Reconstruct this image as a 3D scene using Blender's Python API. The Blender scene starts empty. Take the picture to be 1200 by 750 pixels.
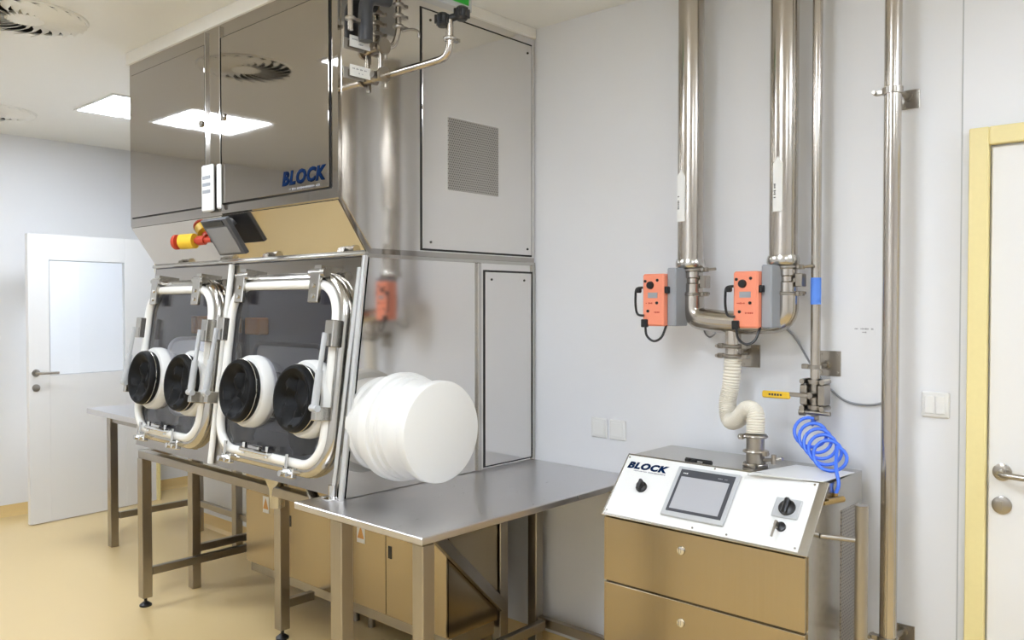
import bpy, bmesh, math, random
from mathutils import Vector, Matrix
random.seed(4)
S = bpy.context.scene
COL = S.collection
# ---------------------------------------------------------------- camera, world, exposure
cam = bpy.data.cameras.new('camera'); co = bpy.data.objects.new('camera', cam); COL.objects.link(co)
co.location = (0, 0, 1.56)
co.rotation_euler = (math.radians(90-1.18), 0, math.radians(42.2))
cam.sensor_width = 36; cam.lens = 36*970/1200; cam.clip_start = .02
S.camera = co
w = bpy.data.worlds.new('world'); S.world = w; w.use_nodes = True
w.node_tree.nodes['Background'].inputs[0].default_value = (.8, .85, .95, 1)
w.node_tree.nodes['Background'].inputs[1].default_value = .3
S.view_settings.view_transform = 'Standard'; S.view_settings.look = 'None'
S.view_settings.gamma = 1; S.view_settings.use_curve_mapping = False
S.view_settings.exposure = 0.86
LAMP = 16.0            # radiance of the ceiling light diffusers
YW, XS, ZC = 2.85, -2.445, 2.79      # back wall, right side of the isolator, ceiling

# ---------------------------------------------------------------- materials
def srgb(c): return tuple(((v/255+.055)/1.055)**2.4 if v > 10 else v/255/12.92 for v in c)
def mat(name, col, rough=.5, metal=0, noise=0, nscale=30, stretch=(1,1,1), bump=0, emit=0, spec=.5, coat=0, rvar=0):
    m = bpy.data.materials.new(name); m.use_nodes = True
    nt = m.node_tree; b = nt.nodes['Principled BSDF']
    c = srgb(col)+(1,)
    b.inputs['Base Color'].default_value = c; b.inputs['Roughness'].default_value = rough
    b.inputs['Metallic'].default_value = metal; b.inputs['Specular IOR Level'].default_value = spec
    b.inputs['Coat Weight'].default_value = coat
    if noise or bump or rvar:
        tc = nt.nodes.new('ShaderNodeTexCoord'); mp = nt.nodes.new('ShaderNodeMapping'); mp.inputs['Scale'].default_value = stretch
        nz = nt.nodes.new('ShaderNodeTexNoise'); nz.inputs['Scale'].default_value = nscale; nz.inputs['Detail'].default_value = 4
        nt.links.new(tc.outputs['Object'], mp.inputs[0]); nt.links.new(mp.outputs[0], nz.inputs[0])
        if noise:
            mx = nt.nodes.new('ShaderNodeMix'); mx.data_type = 'RGBA'
            mx.inputs[6].default_value = tuple(v*(1-noise) for v in c[:3])+(1,); mx.inputs[7].default_value = tuple(min(1, v*(1+noise)) for v in c[:3])+(1,)
            nt.links.new(nz.outputs[0], mx.inputs[0]); nt.links.new(mx.outputs[2], b.inputs['Base Color'])
        if rvar:
            mr = nt.nodes.new('ShaderNodeMapRange'); mr.inputs[3].default_value = max(0, rough-rvar); mr.inputs[4].default_value = rough+rvar
            nt.links.new(nz.outputs[0], mr.inputs[0]); nt.links.new(mr.outputs[0], b.inputs['Roughness'])
        if bump:
            bp = nt.nodes.new('ShaderNodeBump'); bp.inputs['Strength'].default_value = bump; bp.inputs['Distance'].default_value = .002
            nt.links.new(nz.outputs[0], bp.inputs['Height']); nt.links.new(bp.outputs[0], b.inputs['Normal'])
    if emit:
        b.inputs['Emission Color'].default_value = c; b.inputs['Emission Strength'].default_value = emit
    return m
def perf_mat(name, base, pitch):
    m = mat(name, base, .3, 1); nt = m.node_tree; b = nt.nodes['Principled BSDF']
    tc = nt.nodes.new('ShaderNodeTexCoord'); sp = nt.nodes.new('ShaderNodeSeparateXYZ'); nt.links.new(tc.outputs['Object'], sp.inputs[0])
    def M(op, a, bb):
        n = nt.nodes.new('ShaderNodeMath'); n.operation = op
        for i, v in enumerate((a, bb)):
            if isinstance(v, (int, float)): n.inputs[i].default_value = v
            elif v is not None: nt.links.new(v, n.inputs[i])
        return n.outputs[0]
    row = M('DIVIDE', sp.outputs[2], pitch*.866)
    odd = M('MULTIPLY', M('MODULO', M('FLOOR', row, None), 2), .5)
    u = M('SUBTRACT', M('FRACT', M('ADD', M('DIVIDE', sp.outputs[1], pitch), odd), None), .5)
    v = M('SUBTRACT', M('FRACT', row, None), .5)
    d = M('LESS_THAN', M('ADD', M('MULTIPLY', u, u), M('MULTIPLY', v, v)), .085)
    mx = nt.nodes.new('ShaderNodeMix'); mx.data_type = 'RGBA'
    mx.inputs[6].default_value = srgb(base)+(1,); mx.inputs[7].default_value = (.2, .19, .18, 1)
    nt.links.new(d, mx.inputs[0]); nt.links.new(mx.outputs[2], b.inputs['Base Color'])
    return m
def glass_mat(name, tint, fr=1.5, rough=.02):
    m = bpy.data.materials.new(name); m.use_nodes = True; nt = m.node_tree; nt.nodes.clear()
    o = nt.nodes.new('ShaderNodeOutputMaterial'); t = nt.nodes.new('ShaderNodeBsdfTransparent'); t.inputs[0].default_value = tint+(1,)
    g = nt.nodes.new('ShaderNodeBsdfGlossy'); g.inputs['Roughness'].default_value = rough; lw = nt.nodes.new('ShaderNodeLayerWeight'); lw.inputs[0].default_value = .5; pw = nt.nodes.new('ShaderNodeMath'); pw.operation = 'POWER'; pw.inputs[1].default_value = 4; nt.links.new(lw.outputs['Facing'], pw.inputs[0])
    f = nt.nodes.new('ShaderNodeMath'); f.operation = 'MULTIPLY_ADD'; f.inputs[1].default_value = .8; f.inputs[2].default_value = fr; nt.links.new(pw.outputs[0], f.inputs[0])
    x = nt.nodes.new('ShaderNodeMixShader'); nt.links.new(f.outputs[0], x.inputs[0]); nt.links.new(t.outputs[0], x.inputs[1]); nt.links.new(g.outputs[0], x.inputs[2]); nt.links.new(x.outputs[0], o.inputs[0])
    return m
M_ = dict(
    wall=mat('white_wall_panel', (230, 231, 234), .38, noise=.012, nscale=3, spec=.4),
    ceil=mat('ceiling_panel', (234, 234, 231), .45, noise=.012, nscale=3),
    floor=mat('yellow_vinyl_floor', (218, 192, 140), .3, noise=.02, nscale=1.5),
    cove=mat('yellow_cove', (222, 192, 132), .35),
    yellow=mat('yellow_door_frame', (234, 219, 158), .4, noise=.03, nscale=60),
    door=mat('white_door_leaf', (229, 228, 226), .35),
    hood=mat('mirror_steel', (172, 167, 161), .04, 1, rvar=.02, nscale=12),
    hood2=mat('polished_steel_slope', (204, 200, 194), .06, 1),
    side=mat('polished_steel_side', (226, 223, 219), .075, 1, rvar=.02, nscale=3),
    steel=mat('stainless_steel', (190, 187, 181), .22, 1, noise=.05, nscale=60, rvar=.05),
    table=mat('brushed_worktop', (212, 210, 210), .3, 1, noise=.05, nscale=14, stretch=(8, 1, 1), rvar=.06),
    leg=mat('satin_steel_tube', (168, 162, 153), .28, 1, noise=.08, nscale=25, stretch=(1, 1, .1)),
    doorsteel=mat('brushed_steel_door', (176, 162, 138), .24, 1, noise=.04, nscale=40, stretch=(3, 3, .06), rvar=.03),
    pipe=mat('steel_pipe', (188, 181, 172), .2, 1, noise=.08, nscale=14, stretch=(1, 1, .15), rvar=.06),
    chrome=mat('chrome', (220, 220, 220), .1, 1),
    dark=mat('dark_gap', (28, 27, 26), .6),
    black=mat('black_plastic', (20, 20, 22), .35),
    rubber=mat('black_glove_rubber', (6, 6, 7), .55, bump=.2, nscale=25, spec=.25),
    white=mat('white_plastic', (232, 232, 230), .35),
    pom=mat('white_airlock_plastic', (226, 225, 221), .4, spec=.35),
    gasket=mat('white_gasket', (238, 236, 230), .32),
    grey=mat('grey_plastic', (150, 154, 160), .45),
    lgrey=mat('light_grey_bezel', (186, 188, 190), .4),
    dgrey=mat('dark_grey_bezel', (68, 70, 76), .35),
    screen=mat('grey_screen', (178, 179, 184), .12, .0, spec=.8),
    mscreen=mat('monitor_screen', (128, 128, 130), .15, spec=.8),
    orange=mat('orange_actuator', (240, 146, 116), .45),
    yel=mat('yellow_lever', (236, 192, 52), .4),
    red=mat('red_button', (190, 66, 44), .4),
    blue=mat('blue_coil_hose', (70, 120, 240), .3),
    bluelab=mat('blue_label', (90, 140, 235), .5),
    navy=mat('navy_print', (4, 34, 74), .9, spec=.1),
    gprint=mat('grey_print', (150, 150, 155), .6),
    dprint=mat('dark_print', (55, 55, 58), .6),
    hose=mat('ribbed_cream_hose', (226, 220, 206), .45),
    brass=mat('brass', (178, 152, 104), .3, 1),
    green=mat('green_sign_face', (30, 150, 40), .4, emit=.1),
    signorange=mat('orange_warning', (214, 156, 84), .5),
    cable=mat('grey_cable', (140, 142, 146), .5),
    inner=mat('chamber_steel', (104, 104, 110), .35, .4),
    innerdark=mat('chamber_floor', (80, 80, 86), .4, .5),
    amber=mat('amber_box', (190, 128, 40), .5),
    chamberfill=mat('chamber_fill_glow', (245, 248, 255), .5, emit=1.6),  # glow of the added strip that brightens the chamber
    lamp=mat('ceiling_light_diffuser', (234, 243, 255), .5, emit=LAMP),
    perf=perf_mat('perforated_steel', (180, 176, 170), .011),
    perf2=perf_mat('perforated_side', (176, 170, 162), .012),
    glass=glass_mat('smoked_window_glass', (.87, .87, .90), .05),
    dglass=glass_mat('door_glass', (.97, .98, .985), .04),
)

# ---------------------------------------------------------------- mesh helpers
V = Vector
def B(): return bmesh.new()
def box(bm, x0, x1, y0, y1, z0, z1, bev=0):
    return obox(bm, ((x0+x1)/2, (y0+y1)/2, (z0+z1)/2), (x1-x0, y1-y0, z1-z0), None, bev)
def obox(bm, c, s, rot=None, bev=0):
    t = bmesh.new(); bmesh.ops.create_cube(t, size=1)
    bmesh.ops.scale(t, vec=V(tuple(abs(a) for a in s)), verts=t.verts)
    if bev: bmesh.ops.bevel(t, geom=list(t.edges), offset=bev, segments=1, profile=.5, affect='EDGES')
    if rot is not None: bmesh.ops.rotate(t, matrix=rot, verts=t.verts)
    bmesh.ops.translate(t, vec=V(c), verts=t.verts)
    return merge(bm, t)
def merge(bm, t):
    m = {}
    for v in t.verts: m[v] = bm.verts.new(v.co)
    for f in t.faces:
        try: bm.faces.new([m[v] for v in f.verts])
        except ValueError: pass
    t.free(); return bm
def frame_of(d):
    d = V(d).normalized(); a = V((0, 0, 1)) if abs(d.z) < .9 else V((1, 0, 0))
    u = d.cross(a).normalized(); return u, d.cross(u).normalized()
def lathe(bm, o, axis, prof, seg=28, close=False):
    """prof: (radius, distance along axis)."""
    o = V(o); d = V(axis).normalized(); u, v = frame_of(d); rings = []
    for r, h in prof:
        if r < 1e-5: rings.append([bm.verts.new(o+d*h)])
        else: rings.append([bm.verts.new(o+d*h+(u*math.cos(2*math.pi*k/seg)+v*math.sin(2*math.pi*k/seg))*r) for k in range(seg)])
    for a, b in zip(rings, rings[1:]):
        for k in range(seg):
            k2 = (k+1) % seg
            if len(a) == 1 and len(b) > 1: bm.faces.new((a[0], b[k], b[k2]))
            elif len(b) == 1 and len(a) > 1: bm.faces.new((a[k], a[k2], b[0]))
            elif len(a) > 1: bm.faces.new((a[k], a[k2], b[k2], b[k]))
    return bm
def cyl(bm, p0, p1, r, seg=24, r2=None):
    p0 = V(p0); p1 = V(p1); L = (p1-p0).length; r2 = r if r2 is None else r2
    return lathe(bm, p0, p1-p0, [(0, 0), (r, 0), (r2, L), (0, L)], seg)
def fillet(pts, r, n=6):
    pts = [V(p) for p in pts]; out = [pts[0]]
    for a, b, c in zip(pts, pts[1:], pts[2:]):
        d1 = (a-b).normalized(); d2 = (c-b).normalized(); rr = min(r, (a-b).length*.48, (c-b).length*.48)
        p, q = b+d1*rr, b+d2*rr
        for k in range(n+1):
            t = k/n; out.append(p*(1-t)**2+b*2*t*(1-t)+q*t*t)
    out.append(pts[-1]); return out
def smooth_path(pts, n=8):
    pts = [V(p) for p in pts]; P = [pts[0]]+pts+[pts[-1]]; out = []
    for i in range(1, len(P)-2):
        for k in range(n):
            t = k/n; a, b, c, d = P[i-1:i+3]
            out.append(.5*((2*b)+(c-a)*t+(2*a-5*b+4*c-d)*t*t+(3*b-a-3*c+d)*t**3))
    out.append(pts[-1]); return out
def tube(bm, pts, r, seg=12, closed=False, rfun=None):
    pts = [V(p) for p in pts]; n = len(pts); rings = []
    d0 = (pts[1]-pts[0]).normalized(); u, _ = frame_of(d0)
    for i, p in enumerate(pts):
        a = pts[i-1] if (i or closed) else p; b = pts[(i+1) % n] if (i < n-1 or closed) else p
        d = (b-a).normalized(); u = (u-d*u.dot(d)).normalized(); v = d.cross(u)
        rr = rfun(i) if rfun else r
        rings.append([bm.verts.new(p+(u*math.cos(2*math.pi*k/seg)+v*math.sin(2*math.pi*k/seg))*rr) for k in range(seg)])
    pairs = list(zip(rings, rings[1:]))
    for a, b in pairs:
        for k in range(seg): bm.faces.new((a[k], a[(k+1) % seg], b[(k+1) % seg], b[k]))
    if closed:
        a, b = rings[-1], rings[0]
        off = min(range(seg), key=lambda s: (a[0].co-b[s].co).length)
        for k in range(seg): bm.faces.new((a[k], a[(k+1) % seg], b[(k+1+off) % seg], b[(k+off) % seg]))
    else:
        bm.faces.new(rings[0]); bm.faces.new(rings[-1])
    return bm
def prism(bm, poly, vec):
    vec = V(vec); a = [bm.verts.new(V(p)) for p in poly]; b = [bm.verts.new(V(p)+vec) for p in poly]
    bm.faces.new(a); bm.faces.new(b[::-1])
    for i in range(len(a)): bm.faces.new((a[i], b[i], b[(i+1) % len(a)], a[(i+1) % len(a)]))
    return bm
def rrect(x0, x1, v0, v1, r, n=8):
    out = []
    for cx, cv, a0 in ((x1-r, v1-r, 0), (x0+r, v1-r, 90), (x0+r, v0+r, 180), (x1-r, v0+r, 270)):
        for k in range(n+1):
            a = math.radians(a0+90*k/n); out.append((cx+r*math.cos(a), cv+r*math.sin(a)))
    return out
LOC = {}
def root_loc(p):
    while p is not None:
        if p.name in LOC: return LOC[p.name]
        p = p.parent
    return V((0, 0, 0))
def obj(name, bm, m, parent=None, smooth=35, label=None, loc=None):
    me = bpy.data.meshes.new(name)
    bmesh.ops.recalc_face_normals(bm, faces=bm.faces)
    off = root_loc(parent) if parent else V(loc or (0, 0, 0))
    if off.length: bmesh.ops.translate(bm, vec=-off, verts=bm.verts)
    bm.to_mesh(me); bm.free()
    if smooth:
        for p in me.polygons: p.use_smooth = True
        me.set_sharp_from_angle(angle=math.radians(smooth))
    me.materials.append(M_[m]); o = bpy.data.objects.new(name, me); COL.objects.link(o)
    if parent: o.parent = parent
    elif loc: o.location = loc; LOC[o.name] = V(loc)
    if label: o['label'] = label
    return o
def thing(name, label, cat, loc, group=None):
    o = bpy.data.objects.new(name, None); COL.objects.link(o); o.location = loc; LOC[o.name] = V(loc)
    o.empty_display_size = .1
    o['label'] = label; o['category'] = cat
    if group: o['group'] = group
    return o
def tag(o, label, cat, group=None):
    o['label'] = label; o['category'] = cat
    if group: o['group'] = group
    return o
def struct(name, bm, m, smooth=35):
    o = obj(name, bm, m, None, smooth); o['kind'] = 'structure'; return o
def text(name, s, o, right, up, wd, ht, m, parent, shear=0, off=0, ext=.0006):
    cu = bpy.data.curves.new('t', 'FONT'); cu.body = s; cu.offset = off; cu.extrude = 0; cu.shear = shear; cu.resolution_u = 3; cu.space_character = 1.12 if off else 1
    t = bpy.data.objects.new('t', cu); COL.objects.link(t)
    me = bpy.data.meshes.new_from_object(t.evaluated_get(bpy.context.evaluated_depsgraph_get())) if False else None
    bpy.context.view_layer.update(); dg = bpy.context.evaluated_depsgraph_get()
    me = bpy.data.meshes.new_from_object(t.evaluated_get(dg))
    bm = bmesh.new(); bm.from_mesh(me); bpy.data.objects.remove(t); bpy.data.meshes.remove(me)
    xs = [v.co.x for v in bm.verts]; ys = [v.co.y for v in bm.verts]
    sx = wd/(max(xs)-min(xs)); sy = ht/(max(ys)-min(ys)); x0, y0 = min(xs), min(ys)
    o = V(o); R = V(right).normalized(); U = V(up).normalized(); N = R.cross(U)
    r = bmesh.ops.extrude_face_region(bm, geom=list(bm.faces))
    top = [g for g in r['geom'] if isinstance(g, bmesh.types.BMVert)]; ts = set(top)
    for v in bm.verts: v.co = o+R*((v.co.x-x0)*sx)+U*((v.co.y-y0)*sy)+N*(ext if v in ts else 0)
    return obj(name, bm, m, parent, 0)
def strokes(name, o, right, up, wd, ht, n, m, parent, ext=.0006):
    """a line of print too small to read: a row of tiny marks"""
    bm = B(); R = V(right).normalized(); U = V(up).normalized(); N = R.cross(U); x = 0; o = V(o)
    rot = Matrix((R, U, N)).transposed()
    for k in range(n):
        ww = wd/n
        if random.random() > .15: obox(bm, o+R*(x+ww*.4)+U*ht*.5+N*ext*.5, (ww*.7, ht*random.uniform(.5, 1), ext), rot)
        x += ww
    return obj(name, bm, m, parent, 0)
def bolt(bm, p, n, r=.006, h=.004): return cyl(bm, p, V(p)+V(n).normalized()*h, r, 8)

# ================================================================= SETTING
X0, X1, Y0, Y1, XR = -6.8, 2.6, -1.05, 4.2, -5.57
struct('floor', box(B(), X0-.1, X1+.1, Y0-.1, Y1+.1, -.1, 0), 'floor')
struct('ceiling', box(B(), X0-.1, X1+.1, Y0-.1, Y1+.1, ZC, ZC+.1), 'ceil')
struct('wall_back', box(B(), XR, X1, YW, YW+.1, 0, ZC), 'wall')
struct('wall_recess', box(B(), XR, XR+.1, YW+.1, Y1, 0, ZC), 'wall')
struct('wall_recess_end', box(B(), X0, XR, Y1, Y1+.1, 0, ZC), 'wall')
bm = B(); box(bm, X0-.1, X0, Y0, 2.16, 0, ZC); box(bm, X0-.1, X0, 3.0, Y1, 0, ZC); box(bm, X0-.1, X0, 2.16, 3.0, 2.03, ZC)
struct('wall_left', bm, 'wall')
XC = -8.7
struct('wall_corridor_far', box(B(), XC-.1, XC, 1.0, Y1, 0, ZC), 'wall'); struct('wall_corridor_front', box(B(), XC, X0-.1, .9, 1.0, 0, ZC), 'wall'); struct('wall_corridor_end', box(B(), XC, X0-.1, Y1, Y1+.1, 0, ZC), 'wall')
struct('floor_corridor', box(B(), XC-.1, X0-.1, .9, Y1+.1, -.1, 0), 'floor'); struct('ceiling_corridor', box(B(), XC-.1, X0-.1, .9, Y1+.1, ZC, ZC+.1), 'ceil')
struct('wall_front', box(B(), X0, X1, Y0-.1, Y0, 0, ZC), 'wall')
struct('wall_right', box(B(), X1, X1+.1, Y0, YW, 0, ZC), 'wall')
def cove(name, p, q, n):
    p, q, n = V(p), V(q), V(n); up = V((0, 0, 1))
    poly = [p, p+n*.045, p+n*.018+up*.016, p+n*.006+up*.05, p+n*.003+up*.08, p+up*.08]
    struct(name, prism(B(), poly, q-p), 'cove')
cove('baseboard_back', (XR, YW, 0), (-.685, YW, 0), (0, -1, 0))
cove('baseboard_recess', (XR, YW, 0), (XR, Y1, 0), (-1, 0, 0))
cove('baseboard_left', (X0, Y0, 0), (X0, 2.15, 0), (1, 0, 0)); cove('baseboard_left_end', (X0, 3.06, 0), (X0, Y1, 0), (1, 0, 0))
# ceiling / panel joints
bm = B(); box(bm, -.70, -.696, YW-.0015, YW, .08, ZC); box(bm, -3.0, -2.996, YW-.0015, YW, .08, ZC)
struct('trim_1', bm, 'lgrey')
# right door: yellow frame, white leaf, lever
bm = B()
box(bm, -.672, -.618, YW-.03, YW, 0, 2.092, .003); box(bm, -.618, .33, YW-.03, YW, 2.038, 2.092, .003); box(bm, .33, .384, YW-.03, YW, 0, 2.092, .003)
fr = struct('trim_2', bm, 'yellow')
d2 = struct('door_2', box(B(), -.613, .325, YW-.012, YW, .006, 2.032, .003), 'door')
bm = B(); lathe(bm, (-.575, YW-.012, 1.05), (0, -1, 0), [(0, 0), (.026, 0), (.026, .006), (.02, .009), (0, .009)])
tube(bm, fillet([(-.575, YW-.015, 1.05), (-.575, YW-.065, 1.05), (-.44, YW-.065, 1.045)], .025), .0095)
obj('door_handle', bm, 'leg', d2)
bm = B(); lathe(bm, (-.575, YW-.012, .95), (0, -1, 0), [(0, 0), (.027, 0), (.027, .006), (.02, .009), (0, .009)]); box(bm, -.578, -.572, YW-.023, YW-.02, .935, .962)
obj('key_plate', bm, 'leg', d2)
# left door, ajar, leaf swung off the wall
ang = math.atan2(.09, 1); dl = V((-math.sin(ang), math.cos(ang), 0)); nl = V((math.cos(ang), math.sin(ang), 0)); p0 = V((-6.348, 2.001, 0))
def L(u, z, o=0): return p0+dl*u+V((0, 0, z))+nl*o
def lbox(bm, u0, u1, z0, z1, o0, o1, bev=0):
    rot = Matrix((dl, -nl, V((0, 0, 1)))).transposed()
    return obox(bm, L((u0+u1)/2, (z0+z1)/2, (o0+o1)/2), (u1-u0, o1-o0, z1-z0), rot, bev)
bm = B(); lbox(bm, 0, .14, .008, 2.045, -.042, 0, .002); lbox(bm, .69, .93, .008, 2.045, -.042, 0, .002)
lbox(bm, .14, .69, .008, 1.045, -.042, 0); lbox(bm, .14, .69, 1.865, 2.045, -.042, 0)
d1 = struct('door_1', bm, 'door')
obj('door_glass', lbox(B(), .13, .70, 1.035, 1.875, -.026, -.02), 'dglass', d1)
bm = B()
for a in ((.132, .146, 1.037, 1.873), (.684, .698, 1.037, 1.873), (.146, .684, 1.859, 1.873), (.146, .684, 1.037, 1.051)): lbox(bm, *a, -.02, -.004)
obj('glazing_bead', bm, 'lgrey', d1)
bm = B(); lathe(bm, L(.045, 1.07), nl, [(0, 0), (.026, 0), (.026, .006), (0, .009)]); tube(bm, fillet([L(.045, 1.07, .005), L(.045, 1.07, .06), L(.175, 1.066, .06)], .02), .009)
obj('door_handle', bm, 'leg', d1)
obj('key_plate', lathe(B(), L(.045, .965), nl, [(0, 0), (.026, 0), (.026, .006), (0, .009)]), 'leg', d1)
struct('trim_3', box(B(), X0-.1, X0+.36, 2.945, 2.965, 0, 2.0, .003), 'yellow')

# ---- ceiling lights
for i, (cx, cy) in enumerate([(-5.31, .71), (-5.31, 2.34), (-3.27, .77), (-1.25, .77), (.75, .77), (.95, 2.2), (-7.8, 2.6), (-7.8, 1.7), (-1.25, -.45)]):  # final pair of panels is added to brighten the corridor and right walls
    lab = ['recessed square ceiling light mirrored in the steel cabinet doors', 'white recessed ceiling light left of the steel hood', 'recessed square ceiling light before the right end of the steel hood',
           'recessed square ceiling light in front of the wall pipes', 'recessed square ceiling light right of the camera', 
           'recessed ceiling light before the right door', 'ceiling light in the room behind the open left door, inner one', 'added ceiling light brightening the room behind the open left door', 'added unseen ceiling light behind the camera, brightening the right walls'][i]
    t = thing('ceiling_light', lab, 'ceiling light', (cx, cy, ZC), 'square ceiling lights')
    h = .3; bm = B()
    for a in ((-h, h, -h, -h+.018), (-h, h, h-.018, h), (-h, -h+.018, -h+.018, h-.018), (h-.018, h, -h+.018, h-.018)): box(bm, cx+a[0], cx+a[1], cy+a[2], cy+a[3], ZC-.008, ZC)
    obj('light_frame', bm, 'white', t)
    obj('light_diffuser', box(B(), cx-h+.018, cx+h-.018, cy-h+.018, cy+h-.018, ZC-.005, ZC), 'lamp', t)
    obj('centre_bar', box(B(), cx-h+.018, cx+h-.018, cy-.009, cy+.009, ZC-.008, ZC-.005), 'white', t)
# ---- swirl air diffusers
def diffuser(cx, cy, lab):
    t = thing('swirl_diffuser', lab, 'air diffuser', (cx, cy, ZC), 'round swirl air diffusers')
    obj('mounting_plate', lathe(B(), (cx, cy, ZC), (0, 0, -1), [(.232, 0), (.232, .008), (.238, .008), (.243, .003), (.243, 0)], 48), 'ceil', t)
    obj('dark_throat', lathe(B(), (cx, cy, ZC-.002), (0, 0, -1), [(0, 0), (.232, 0)], 40), 'dark', t)
    obj('hub', lathe(B(), (cx, cy, ZC-.002), (0, 0, -1), [(.08, 0), (.08, .014), (0, .014)], 32), 'ceil', t)
    N = 22
    for k in range(N):
        bm = B(); a = 2*math.pi*k/N; prev = None; th = 2*math.pi/N
        for j in range(5):
            r = .07+.165*j/4; aa = a+.55*(j/4)**1.5
            p = [V((cx+r*math.cos(q), cy+r*math.sin(q), z)) for q, z in ((aa, ZC-.003), (aa+th*.74, ZC-.018), (aa+th*.74, ZC-.0205), (aa, ZC-.0055))]
            vs = [bm.verts.new(x) for x in p]
            if prev:
                for e in range(4): bm.faces.new((prev[e], prev[(e+1) % 4], vs[(e+1) % 4], vs[e]))
            else: bm.faces.new(vs)
            prev = vs
        bm.faces.new(prev); obj('vane', bm, 'ceil', t, 30)
diffuser(-3.95, 1.25, 'round white swirl diffuser in the ceiling, nearest the steel hood')
diffuser(-6.05, 1.72, 'round white swirl diffuser in the ceiling near the far door')

# ================================================================= TABLES
def ttop(x0, x1, y0, y1, z, parent, th=.03):
    obj('tabletop', box(B(), x0, x1, y0, y1, z-th, z, .003), 'table', parent)
def leg(x, y, z1, parent, s=.045, foot=True, z0=0):
    o = obj('leg', box(B(), x-s/2, x+s/2, y-s/2, y+s/2, z0+(.045 if foot else 0), z1, .003), 'leg', parent)
    if foot:
        obj('foot', lathe(B(), (x, y, z0), (0, 0, 1), [(0, 0), (.03, 0), (.03, .008), (.012, .022), (.008, .022), (.008, .046), (0, .046)], 16), 'black', o)
    return o
t = thing('steel_table', 'stainless steel worktable in front, under the white airlock drum', 'table', (-2.2, 2.25, 0))
ttop(-2.552, -1.868, 1.655, YW-.004, .85, t, .024)
for x, y in ((-2.31, 1.69), (-1.9, 1.69), (-2.38, 2.78), (-1.9, 2.78)): leg(x, y, .822, t, .05)
for nm, b in (('stretcher', (-2.325, -2.295, 1.715, 2.75, .135, .175)), ('stretcher', (-1.915, -1.885, 1.715, 2.755, .135, .175)), ('stretcher', (-2.355, -1.925, 2.765, 2.795, .135, .175)),
              ('top_rail', (-2.355, -1.925, 2.765, 2.795, .782, .822))):
    obj(nm, box(B(), *b, .002), 'leg', t)
t = thing('steel_table', 'low stainless steel side table at far left beside the open door', 'table', (-5, 2.45, 0))
ttop(-5.70, -4.285, 2.135, YW-.03, .872, t, .035)
for x, y in ((-5.441, 2.194), (-5.376, 2.736), (-4.32, 2.173), (-4.82, 2.71)): leg(x, y, .837, t, .05, foot=False)
for nm, b in (('stretcher', (-5.43, -5.40, 2.22, 2.72, .18, .22)), ('stretcher', (-5.35, -4.85, 2.71, 2.74, .18, .22)), ('stretcher', (-4.335, -4.305, 2.2, 2.76, .195, .235)), ('stretcher', (-4.795, -4.335, 2.71, 2.74, .18, .22)),
              ('top_rail', (-5.415, -4.35, 2.18, 2.21, .80, .837))):
    obj(nm, box(B(), *b, .002), 'leg', t)

# ================================================================= ISOLATOR
iso = thing('glove_box_isolator', 'large stainless steel glove box isolator with hood and four black gloves', 'isolator', (-3.3, 2.3, 0))
XL = -4.155; XF = -4.17
cs, sn = .992, .126
def W(x, v, o=0): return V((x, 1.79+sn*v-cs*o, .85+cs*v+sn*o))
RW = Matrix((V((1, 0, 0)), V((0, cs, -sn)), V((0, sn, cs)))).transposed()
def wbox(bm, x0, x1, v0, v1, o0, o1, bev=0): return obox(bm, W((x0+x1)/2, (v0+v1)/2, (o0+o1)/2), (x1-x0, o1-o0, v1-v0), RW, bev)
# hood
prof = [(1.775, 1.937), (1.775, 2.748), (YW-.004, 2.748), (YW-.004, 1.742), (1.905, 1.742)]
obj('hood', prism(B(), [(XL, y, z) for y, z in prof], (XS-XL, 0, 0)), 'hood', iso, 20)
bm = B(); box(bm, XL-.012, XS+.012, 1.762, 1.79, 2.73, ZC, .002); box(bm, XS-.015, XS+.012, 1.79, YW-.004, 2.745, ZC, .002); box(bm, XL-.012, XL+.015, 1.79, YW-.004, 2.745, ZC, .002)
obj('ceiling_trim', bm, 'gasket', iso, label='white trim strip between hood and ceiling')
def ring_panel(bm, P, outer, inner, thick):
    """P(x, v, o) maps to space; outer = (x0,x1,v0,v1); inner = rounded rect list"""
    x0, x1, v0, v1 = outer; n = len(inner); cx = sum(p[0] for p in inner)/n; cv = sum(p[1] for p in inner)/n
    out = []
    for x, v in inner:
        dx, dv = x-cx, v-cv; s = 1e9
        if dx > 1e-9: s = min(s, (x1-cx)/dx)
        if dx < -1e-9: s = min(s, (x0-cx)/dx)
        if dv > 1e-9: s = min(s, (v1-cv)/dv)
        if dv < -1e-9: s = min(s, (v0-cv)/dv)
        out.append([cx+dx*s, cv+dv*s])
    for c in ((x0, v0), (x0, v1), (x1, v0), (x1, v1)):
        k = min(range(n), key=lambda i: (out[i][0]-c[0])**2+(out[i][1]-c[1])**2); out[k] = list(c)
    fr_i = [bm.verts.new(P(x, v, 0)) for x, v in inner]; fr_o = [bm.verts.new(P(x, v, 0)) for x, v in out]
    bk_i = [bm.verts.new(P(x, v, -thick)) for x, v in inner]; bk_o = [bm.verts.new(P(x, v, -thick)) for x, v in out]
    for i in range(n):
        j = (i+1) % n
        for q in ((fr_i[i], fr_i[j], fr_o[j], fr_o[i]), (bk_i[i], bk_o[i], bk_o[j], bk_i[j]), (fr_i[i], bk_i[i], bk_i[j], fr_i[j]), (fr_o[i], fr_o[j], bk_o[j], bk_o[i])): bm.faces.new(q)
    return bm
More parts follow.
